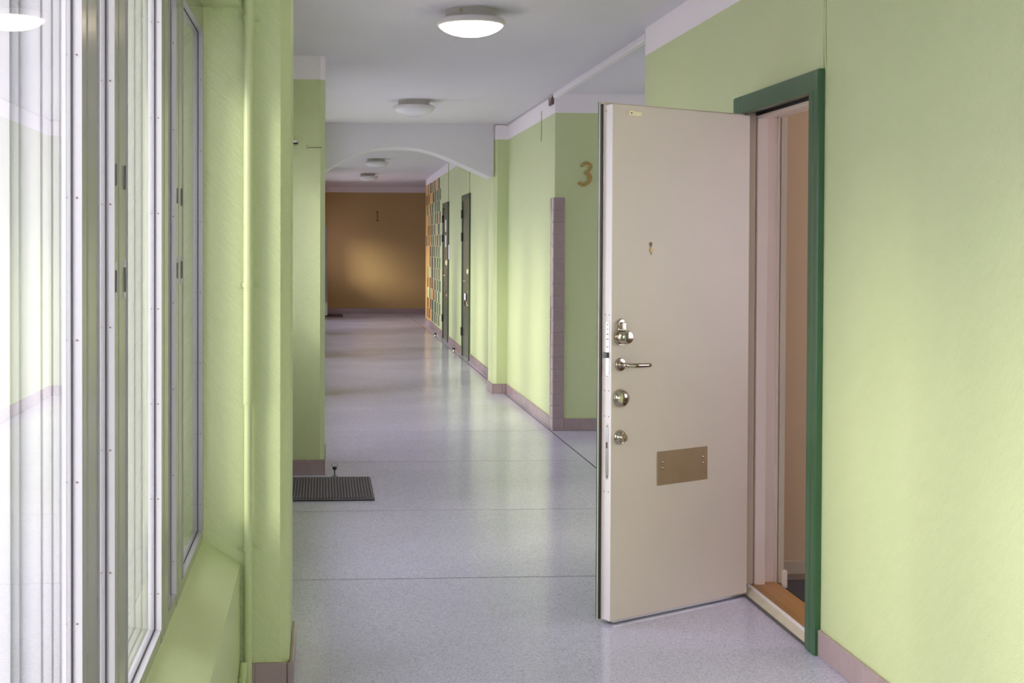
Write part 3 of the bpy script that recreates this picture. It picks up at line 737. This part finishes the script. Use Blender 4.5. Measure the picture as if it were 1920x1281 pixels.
for z in (1.190, 1.172, 0.985, 0.787, 0.588, ): lobj('case_screw', lathe(nb(), (LW+0.0012, 0.0215, z), (1, 0, 0), [(0.0032, 0), (0.0025, 0.0006), (0.0, 0.0004)], 10), M['screw'], leaf)
for z in (2.035, 1.229, 0.928, 0.826, 0.527):
    for v_ in ((0.037, 0.0135) if z < 2 else (0.037,)):
        lobj('edge_screw', lathe(nb(), (LW, v_, z), (1, 0, 0), [(0.0026, 0), (0.002, 0.0005), (0.0, 0.0004)], 8), M['screw'], leaf)

# ------------------------------------------------------------------ apartment hall behind the doorway
w = nb(); bx(w, 1.985, 4.6, 5.84, 5.95, 0, 2.7); bx(w, 1.9905, 2.012, 5.585, 5.84, 0, 2.7); bx(w, 4.5, 4.6, 3.0, 5.84, 0, 0.8); bx(w, 4.5, 4.6, 3.0, 5.84, 2.2, 2.7); bx(w, 4.5, 4.6, 3.0, 3.9, 0.8, 2.2); bx(w, 4.5, 4.6, 5.3, 5.84, 0.8, 2.2); bx(w, 1.985, 4.6, 2.9, 3.0, 0, 2.7)
struct('wall_hall', w, M['beige'], 'beige walls of the apartment hall seen through the open doorway', 'wall')
hw = root('window_10', (4.55, 4.6, 0.8), 'window added out of sight to light the apartment hall', 'window', 'structure')  # unseen window added to brighten the hall walls
f = nb(); bx(f, 4.52, 4.58, 3.9, 3.97, 0.8, 2.2); bx(f, 4.52, 4.58, 5.23, 5.3, 0.8, 2.2); bx(f, 4.52, 4.58, 3.97, 5.23, 0.8, 0.87); bx(f, 4.52, 4.58, 3.97, 5.23, 2.13, 2.2)
obj('window_frame', f, M['frame'], hw); obj('glass_pane', bx(nb(), 4.545, 4.55, 3.97, 5.23, 0.87, 2.13), M['glass'], hw)
hw = root('window_11', (4.95, 8.9, 0.7), 'window added out of sight to light the lobby', 'window', 'structure')  # unseen window added to brighten the wall with the numeral
f = nb(); bx(f, 4.92, 4.98, 8.4, 8.47, 0.7, 2.3); bx(f, 4.92, 4.98, 9.33, 9.4, 0.7, 2.3); bx(f, 4.92, 4.98, 8.47, 9.33, 0.7, 0.77); bx(f, 4.92, 4.98, 8.47, 9.33, 2.23, 2.3)
obj('window_frame', f, M['frame'], hw); obj('glass_pane', bx(nb(), 4.945, 4.95, 8.47, 9.33, 0.77, 2.23), M['glass'], hw)
obj_ = struct('ceiling_hall', bx(nb(), 1.985, 4.6, 2.9, 5.95, 2.7, 2.734), M['white'], 'white ceiling of the apartment hall', 'ceiling')
struct('floor_hall', bx(nb(), 1.99, 4.5, 3.0, 5.84, -0.02, 0.001), M['hall_floor'], 'grey linoleum floor of the apartment hall', 'floor')
struct('baseboard_hall', bx(nb(), 2.012, 4.5, 5.828, 5.84, 0, 0.062, 0.002), M['beige_trim'], 'beige skirting along the hall end wall', 'baseboard')
struct('baseboard_hall', bx(nb(), 2.006, 2.030, 5.560, 5.83, 0.0, 0.085, 0.003), M['jamb'], 'pale skirting end beside the inner door jamb', 'baseboard')
struct('trim_3', bx(nb(), 1.992, 2.016, 5.566, 5.60, 0.03, 2.1, 0.002), M['beige_trim'], 'beige inner casing beside the oak threshold', 'trim')
hm = root('hall_doormat', (2.45, 5.2, 0.001), 'dark brown doormat on the apartment hall floor behind the oak threshold', 'doormat')
obj('pad', bx(nb(), 2.02, 2.75, 4.6, 5.70, 0.001, 0.010, 0.002), M['mat'], hm)

# ------------------------------------------------------------------ ceiling lamps
def lamp(x, y, z, label, lit, group='round ceiling lamps along the corridor'):
    p = root('ceiling_lamp', (x, y, z), label, 'lamp', None, group)
    obj('housing', lathe(nb(), (x, y, z), (0, 0, -1), [(0.136, 0.0), (0.133, 0.045), (0.136, 0.055)], 48), M['lamp_base'], p, True)
    obj('rim', lathe(nb(), (x, y, z), (0, 0, -1), [(0.12, 0.040), (0.166, 0.043), (0.178, 0.049), (0.182, 0.062), (0.180, 0.074), (0.172, 0.079), (0.160, 0.078)], 56, caps=False), M['lamp_rim'], p, True)
    obj('diffuser', lathe(nb(), (x, y, z), (0, 0, -1), [(0.1690, 0.072), (0.1690, 0.079), (0.162, 0.088), (0.142, 0.103), (0.108, 0.118), (0.07, 0.128), (0.03, 0.133), (0.0, 0.134)], 56, caps=False), M['lamp_on'] if lit else M['lamp_off'], p, True)
    b = nb(); bx(b, x-0.070, x-0.062, y-0.121, y-0.133, z-0.022, z-0.012); obj('indicator', b, M['brass_paint'], p)
    return p
lamp(0.778, 6.86, 2.735, 'lit round ceiling lamp, the nearest and only glowing one', True)
lamp(0.776, 11.13, 2.735, 'unlit round ceiling lamp just in front of the white arch', False)
lamp(0.800, 19.55, 2.795, 'unlit round ceiling lamp seen under the top of the arch', False)
lamp(0.815, 23.55, 2.795, 'farthest unlit ceiling lamp close to the ochre end wall', False)

# ------------------------------------------------------------------ house numerals
P3 = [(335, 430), (345, 370), (400, 300), (470, 255), (560, 240), (640, 250), (710, 300), (750, 370), (755, 430), (730, 500), (690, 550), (625, 600), (700, 660), (735, 740), (745, 830), (720, 930), (650, 1010), (560, 1070),
      (480, 1100), (400, 1100), (330, 1075), (270, 1030), (235, 990), (275, 945), (325, 925), (400, 970), (460, 990), (530, 985), (580, 945), (605, 890), (600, 800), (575, 735), (530, 690), (480, 680), (460, 630), (500, 580),
      (555, 555), (600, 545), (620, 480), (635, 420), (620, 340), (540, 325), (490, 340), (460, 395), (410, 430)]
sc = 0.2335e-3
n3 = root('house_number', (2.135, 10.5, 2.085), 'brass numeral 3 screwed to the green lobby wall', 'numeral')
obj('numeral', prism(nb(), [(2.010+a*sc, 2.186-(b-240)*sc) for a, b in P3], XZ, 10.4985, 10.490, 0.0015), M['brass_paint'], n3)
for a, b in ((585, 290), (432, 1045)):
    obj('screw', lathe(nb(), (2.010+a*sc, 10.490, 2.186-(b-240)*sc), (0, -1, 0), [(0.0038, 0), (0.003, 0.0012), (0.0, 0.0012)], 10), M['screw'], n3)
n1 = root('house_number', (1.207, 28.77, 2.15), 'darkened numeral 1 on the ochre end wall', 'numeral')
obj('numeral', prism(nb(), [(1.172, 2.035), (1.244, 2.035), (1.244, 2.055), (1.222, 2.06), (1.222, 2.262), (1.203, 2.262), (1.168, 2.222), (1.172, 2.208), (1.196, 2.218), (1.196, 2.06), (1.172, 2.055)], XZ, 28.768, 28.758), M['brass_dark'], n1)

# ------------------------------------------------------------------ ribbed doormat and stops
dm = root('doormat', (0.0, 8.03, 0), 'charcoal ribbed doormat lying in front of the second pillar', 'doormat')
dx0, dx1, dy0, dy1 = -0.262, 0.309, 7.655, 8.405
obj('backing', prism(nb(), [(dx0, dy0), (dx1+0.002, dy0), (dx1+0.002, dy1-0.02), (dx1-0.012, dy1), (dx0, dy1)], XY, 0.0, 0.006), M['mat'], dm)
nr = 32
for i in range(nr):
    xa = dx0 + (dx1-dx0)*i/nr
    obj('rib', bx(nb(), xa+0.0025, xa+(dx1-dx0)/nr-0.002, dy0+0.04, dy1-0.008, 0.004, 0.0125, 0.0025), M['mat_rib'], dm)
zg = nb()
pts = []
for i in range(nr*2+1): pts.append((dx0 + (dx1-dx0)*i/(nr*2), dy0+0.012+(0.022 if i % 2 else 0), 0.0075))
tube(zg, pts, 0.0026, 6); obj('edge_wire', zg, M['mat_rib'], dm)
ed = nb(); bx(ed, dx0, dx1, dy0, dy0+0.010, 0.0, 0.012, 0.002); obj('edge_cord', ed, M['mat_rib'], dm)
for xx in (0.268, 0.296): obj('corner_clip', bx(nb(), xx-0.009, xx+0.009, dy0+0.004, dy0+0.036, 0.004, 0.0135, 0.002), M['black'], dm)
fm = root('doormat', (0.2, 27.9, 0), 'small dark doormat on the floor before the ochre end wall', 'doormat')
obj('pad', bx(nb(), -0.2, 0.435, 27.48, 28.3, 0.0, 0.014, 0.003), M['mat'], fm)

ds = root('door_stop', (0.083, 8.48, 0), 'steel floor door stop with black rubber head and wire loop behind the doormat', 'door stop')
obj('base', lathe(nb(), (0.083, 8.48, 0), (0, 0, 1), [(0.020, 0), (0.018, 0.003), (0.007, 0.004)], 20), M['grey_metal'], ds, True)
obj('stem', lathe(nb(), (0.083, 8.48, 0.003), (0, 0, 1), [(0.0052, 0), (0.0045, 0.045)], 14), M['grey_metal'], ds, True)
obj('rubber_head', lathe(nb(), (0.083, 8.48, 0.040), (0, 0, 1), [(0.006, 0), (0.0135, 0.006), (0.0155, 0.013), (0.014, 0.021), (0.006, 0.024), (0.0, 0.024)], 18), M['black'], ds, True)
obj('loop', tube(nb(), [(0.083-0.013, 8.48, 0.058), (0.083-0.021, 8.48, 0.066), (0.083-0.020, 8.48, 0.078), (0.083-0.011, 8.48, 0.0845), (0.083+0.005, 8.48, 0.083), (0.083+0.017, 8.48, 0.078), (0.083+0.021, 8.48, 0.069), (0.083+0.013, 8.48, 0.058)], 0.0018, 8), M['chrome'], ds, True)
def small_stop(x, y, label):
    p = root('door_stop', (x, y, 0), label, 'door stop')
    obj('base', lathe(nb(), (x, y, 0), (0, 0, 1), [(0.026, 0), (0.026, 0.006), (0.014, 0.02), (0.012, 0.045)], 18), M['chrome'], p, True)
    obj('rubber_head', lathe(nb(), (x, y, 0.045), (0, 0, 1), [(0.012, 0), (0.022, 0.004), (0.022, 0.020), (0.012, 0.027), (0.0, 0.027)], 18), M['black'], p, True)
small_stop(1.85, 21.3, 'chrome floor door stop below the coloured wall blocks')
small_stop(1.84, 18.2, 'chrome floor door stop between the two far doors')
small_stop(0.10, 28.45, 'tiny door stop at the left foot of the ochre end wall')

# ------------------------------------------------------------------ closed far doors
def far_door(i, y0, y1, label):
    p = root('door_%d' % i, (XF((y0+y1)/2), (y0+y1)/2, 0), label, 'door', 'structure')
    def fo(name, bm, mat, par, smooth=False): bm.transform(FAR); return obj(name, bm, mat, par, smooth)
    fo('casing', bx(nb(), -0.026, 0.0, y0-0.075, y0, 0, 2.185, 0.003), M['far_casing'], p)
    fo('casing', bx(nb(), -0.026, 0.0, y1, y1+0.075, 0, 2.185, 0.003), M['far_casing'], p)
    fo('casing', bx(nb(), -0.026, 0.0, y0, y1, 2.11, 2.185, 0.003), M['far_casing'], p)
    l = fo('leaf', bx(nb(), -0.012, 0.04, y0+0.004, y1-0.004, 0.015, 2.105, 0.002), M['olive_door'], p)
    fo('sill', bx(nb(), -0.010, 0.05, y0, y1, 0, 0.014), M['steel'], p)
    for z in (1.93, 1.62, 0.33):
        fo('hinge', lathe(nb(), (-0.030, y1+0.02, z-0.06), (0, 0, 1), [(0.007, 0), (0.009, 0.004), (0.009, 0.116), (0.007, 0.12)], 12), M['black'], p, True)
        fo('hinge_leaf', bx(nb(), -0.033, -0.010, y1-0.03, y1+0.022, z-0.055, z+0.055), M['black'], p)
    yl = y0 + 0.085
    fo('lever_rose', lathe(nb(), (-0.012, yl, 1.035), (-1, 0, 0), [(0.027, 0), (0.025, 0.008), (0.010, 0.010), (0.009, 0.04), (0.0, 0.04)], 18), M['chrome'], l, True)
    fo('lever_handle', tube(nb(), [(-0.045, yl-0.008, 1.035), (-0.062, yl+0.01, 1.035), (-0.064, yl+0.12, 1.033)], 0.010, 10), M['chrome'], l, True)
    for z, r in ((1.15, 0.024), (0.895, 0.020), (0.715, 0.033)):
        fo('lock_cylinder', lathe(nb(), (-0.012, yl, z), (-1, 0, 0), [(r, 0), (r*0.9, 0.010), (r*0.55, 0.014), (r*0.5, 0.024), (0.0, 0.025)], 18), M['chrome'], l, True)
    fo('peephole', lathe(nb(), (-0.012, (y0+y1)/2-0.05, 1.53), (-1, 0, 0), [(0.011, 0), (0.009, 0.004), (0.0, 0.003)], 12), M['chrome'], l, True)
    return p, l, fo
dB, lB, fo = far_door(2, 16.94, 17.78, 'nearer closed dark green door on the far right wall')
fo('tag', bx(nb(), -0.030, -0.026, 17.22, 17.40, 0.775, 0.865, 0.002), M['paper'], lB)
fo('letter_flap', bx(nb(), -0.022, -0.012, 17.20, 17.46, 0.70, 0.765, 0.003), M['chrome'], lB)
fo('doorbell', lathe(nb(), (-0.026, 16.905, 1.165), (-1, 0, 0), [(0.036, 0), (0.034, 0.014), (0.015, 0.02), (0.0, 0.02)], 16), M['ivory'], dB, True)
dA, lA, fo = far_door(3, 20.22, 21.08, 'farther closed dark green door with white notices on its leaf')
fo('notice', bx(nb(), -0.0145, -0.012, 20.52, 20.74, 1.72, 1.91), M['paper'], lA)
fo('notice', bx(nb(), -0.0145, -0.012, 20.52, 20.74, 1.475, 1.665), M['paper'], lA)
fo('letter_flap', bx(nb(), -0.022, -0.012, 20.50, 20.76, 0.70, 0.765, 0.003), M['chrome'], lA)
fo('doorbell', lathe(nb(), (-0.026, 20.18, 1.235), (-1, 0, 0), [(0.048, 0), (0.045, 0.018), (0.02, 0.028), (0.0, 0.028)], 16), M['ivory'], dA, True)
sg = bx(nb(), -0.012, 0.0, 19.99, 20.135, 1.29, 1.515, 0.002); sg.transform(FAR)
tag(obj('notice_board', sg, M['paper']), 'white notice strip on the green wall beside the farther closed door', 'sign')
for nm, yy, z0, z1, lab in (('wall_cable', 16.98, 2.185, 2.79, 'green cable above the nearer closed far door'), ('wall_cable', 20.25, 2.185, 2.79, 'green cable above the farther closed far door'), ('wall_cable', 16.30, 2.46, 2.60, 'short green cable stub on the wall right of the nearer far door')):
    t = tube(nb(), [(-0.006, yy, z0), (-0.006, yy, z1)], 0.006, 8); t.transform(FAR)
    tag(obj(nm, t, M['green_gloss'], smooth=True), lab, 'cable')

# ------------------------------------------------------------------ small fittings
br = root('trim_bracket', (1.845, 7.36, 2.68), 'rusty bracket with loose wires at the lobby corner nearest the open door', 'bracket')
b = nb(); bx(b, 1.832, 1.860, 7.350, 7.362, 2.672, 2.718, 0.003); obj('plate', b, M['screw'], br)
obj('wire', tube(nb(), [(1.835, 7.345, 2.72), (1.84, 7.34, 2.70), (1.852, 7.345, 2.692), (1.856, 7.35, 2.676)], 0.0025, 6), M['cable'], br, True)
br = root('trim_bracket', (1.865, 10.55, 2.70), 'rusty bracket at the ceiling corner above the tile column', 'bracket')
b = nb(); bx(b, 1.858, 1.881, 10.55, 10.70, 2.655, 2.718, 0.003); obj('plate', b, M['screw'], br)
obj('wire', tube(nb(), [(1.856, 10.52, 2.72), (1.852, 10.60, 2.69), (1.857, 10.68, 2.66)], 0.003, 6), M['cable'], br, True)
cb = root('ceiling_cable', (1.87, 12, 2.72), 'thin white cable along the ceiling edge that loops over the arch pilaster', 'cable')
obj('cable', tube(nb(), [(1.872, 10.6, 2.726), (1.872, 11.6, 2.728), (1.873, 12.6, 2.726), (1.873, 13.12, 2.722), (1.868, 13.165, 2.716), (1.85, 13.172, 2.735-0.012), (1.80, 13.174, 2.728), (1.755, 13.174, 2.726), (1.735, 13.18, 2.720), (1.726, 13.185, 2.700), (1.720, 13.185, 2.66), (1.712, 13.185, 2.652)], 0.0055, 8), M['cable'], cb, True)
t = tube(nb(), [(1.876, 11.15, 2.66), (1.876, 11.15, 2.45), (1.872, 11.14, 2.40)], 0.004, 8)
tag(obj('wall_cable', t, M['green_gloss'], smooth=True), 'short cable hanging on the green wall left of the numeral 3', 'cable')
hk = root('wall_hook', (-0.18, 8.55, 2.17), 'small dark metal catch high on the second pillar', 'hook')
b = nb(); bx(b, -0.215, -0.166, 8.528, 8.55, 2.164, 2.186, 0.003); obj('body', b, M['steel'], hk)
b = nb(); bx(b, -0.215, -0.160, 8.522, 8.55, 2.156, 2.165, 0.002); obj('lip', b, M['black'], hk)
wr = root('wall_wire', (-0.06, 8.55, 2.135), 'short thin wire stapled across the second pillar near its top', 'wire')
obj('wire', tube(nb(), [(-0.104, 8.547, 2.133), (-0.085, 8.546, 2.136), (-0.05, 8.546, 2.136), (-0.012, 8.546, 2.138)], 0.0022, 6), M['screw'], wr, True)
for xx, zz in ((-0.099, 2.147), (-0.010, 2.139)): obj('staple', lathe(nb(), (xx, 8.55, zz), (0, -1, 0), [(0.0032, 0), (0.003, 0.004), (0.0, 0.004)], 8), M['black'], wr)
# entrance door leaf standing open at the far left
ed_ = root('door_4', (0.06, 28.0, 0), 'pale bluish entrance door standing open at the far left end', 'door', 'structure')
lf = obj('leaf', bx(nb(), -0.10, 0.112, 27.55, 27.60, 0.02, 1.90, 0.003), M['blind'], ed_)
obj('kick_plate', bx(nb(), -0.10, 0.112, 27.545, 27.551, 0.03, 0.30, 0.001), M['steel'], lf)
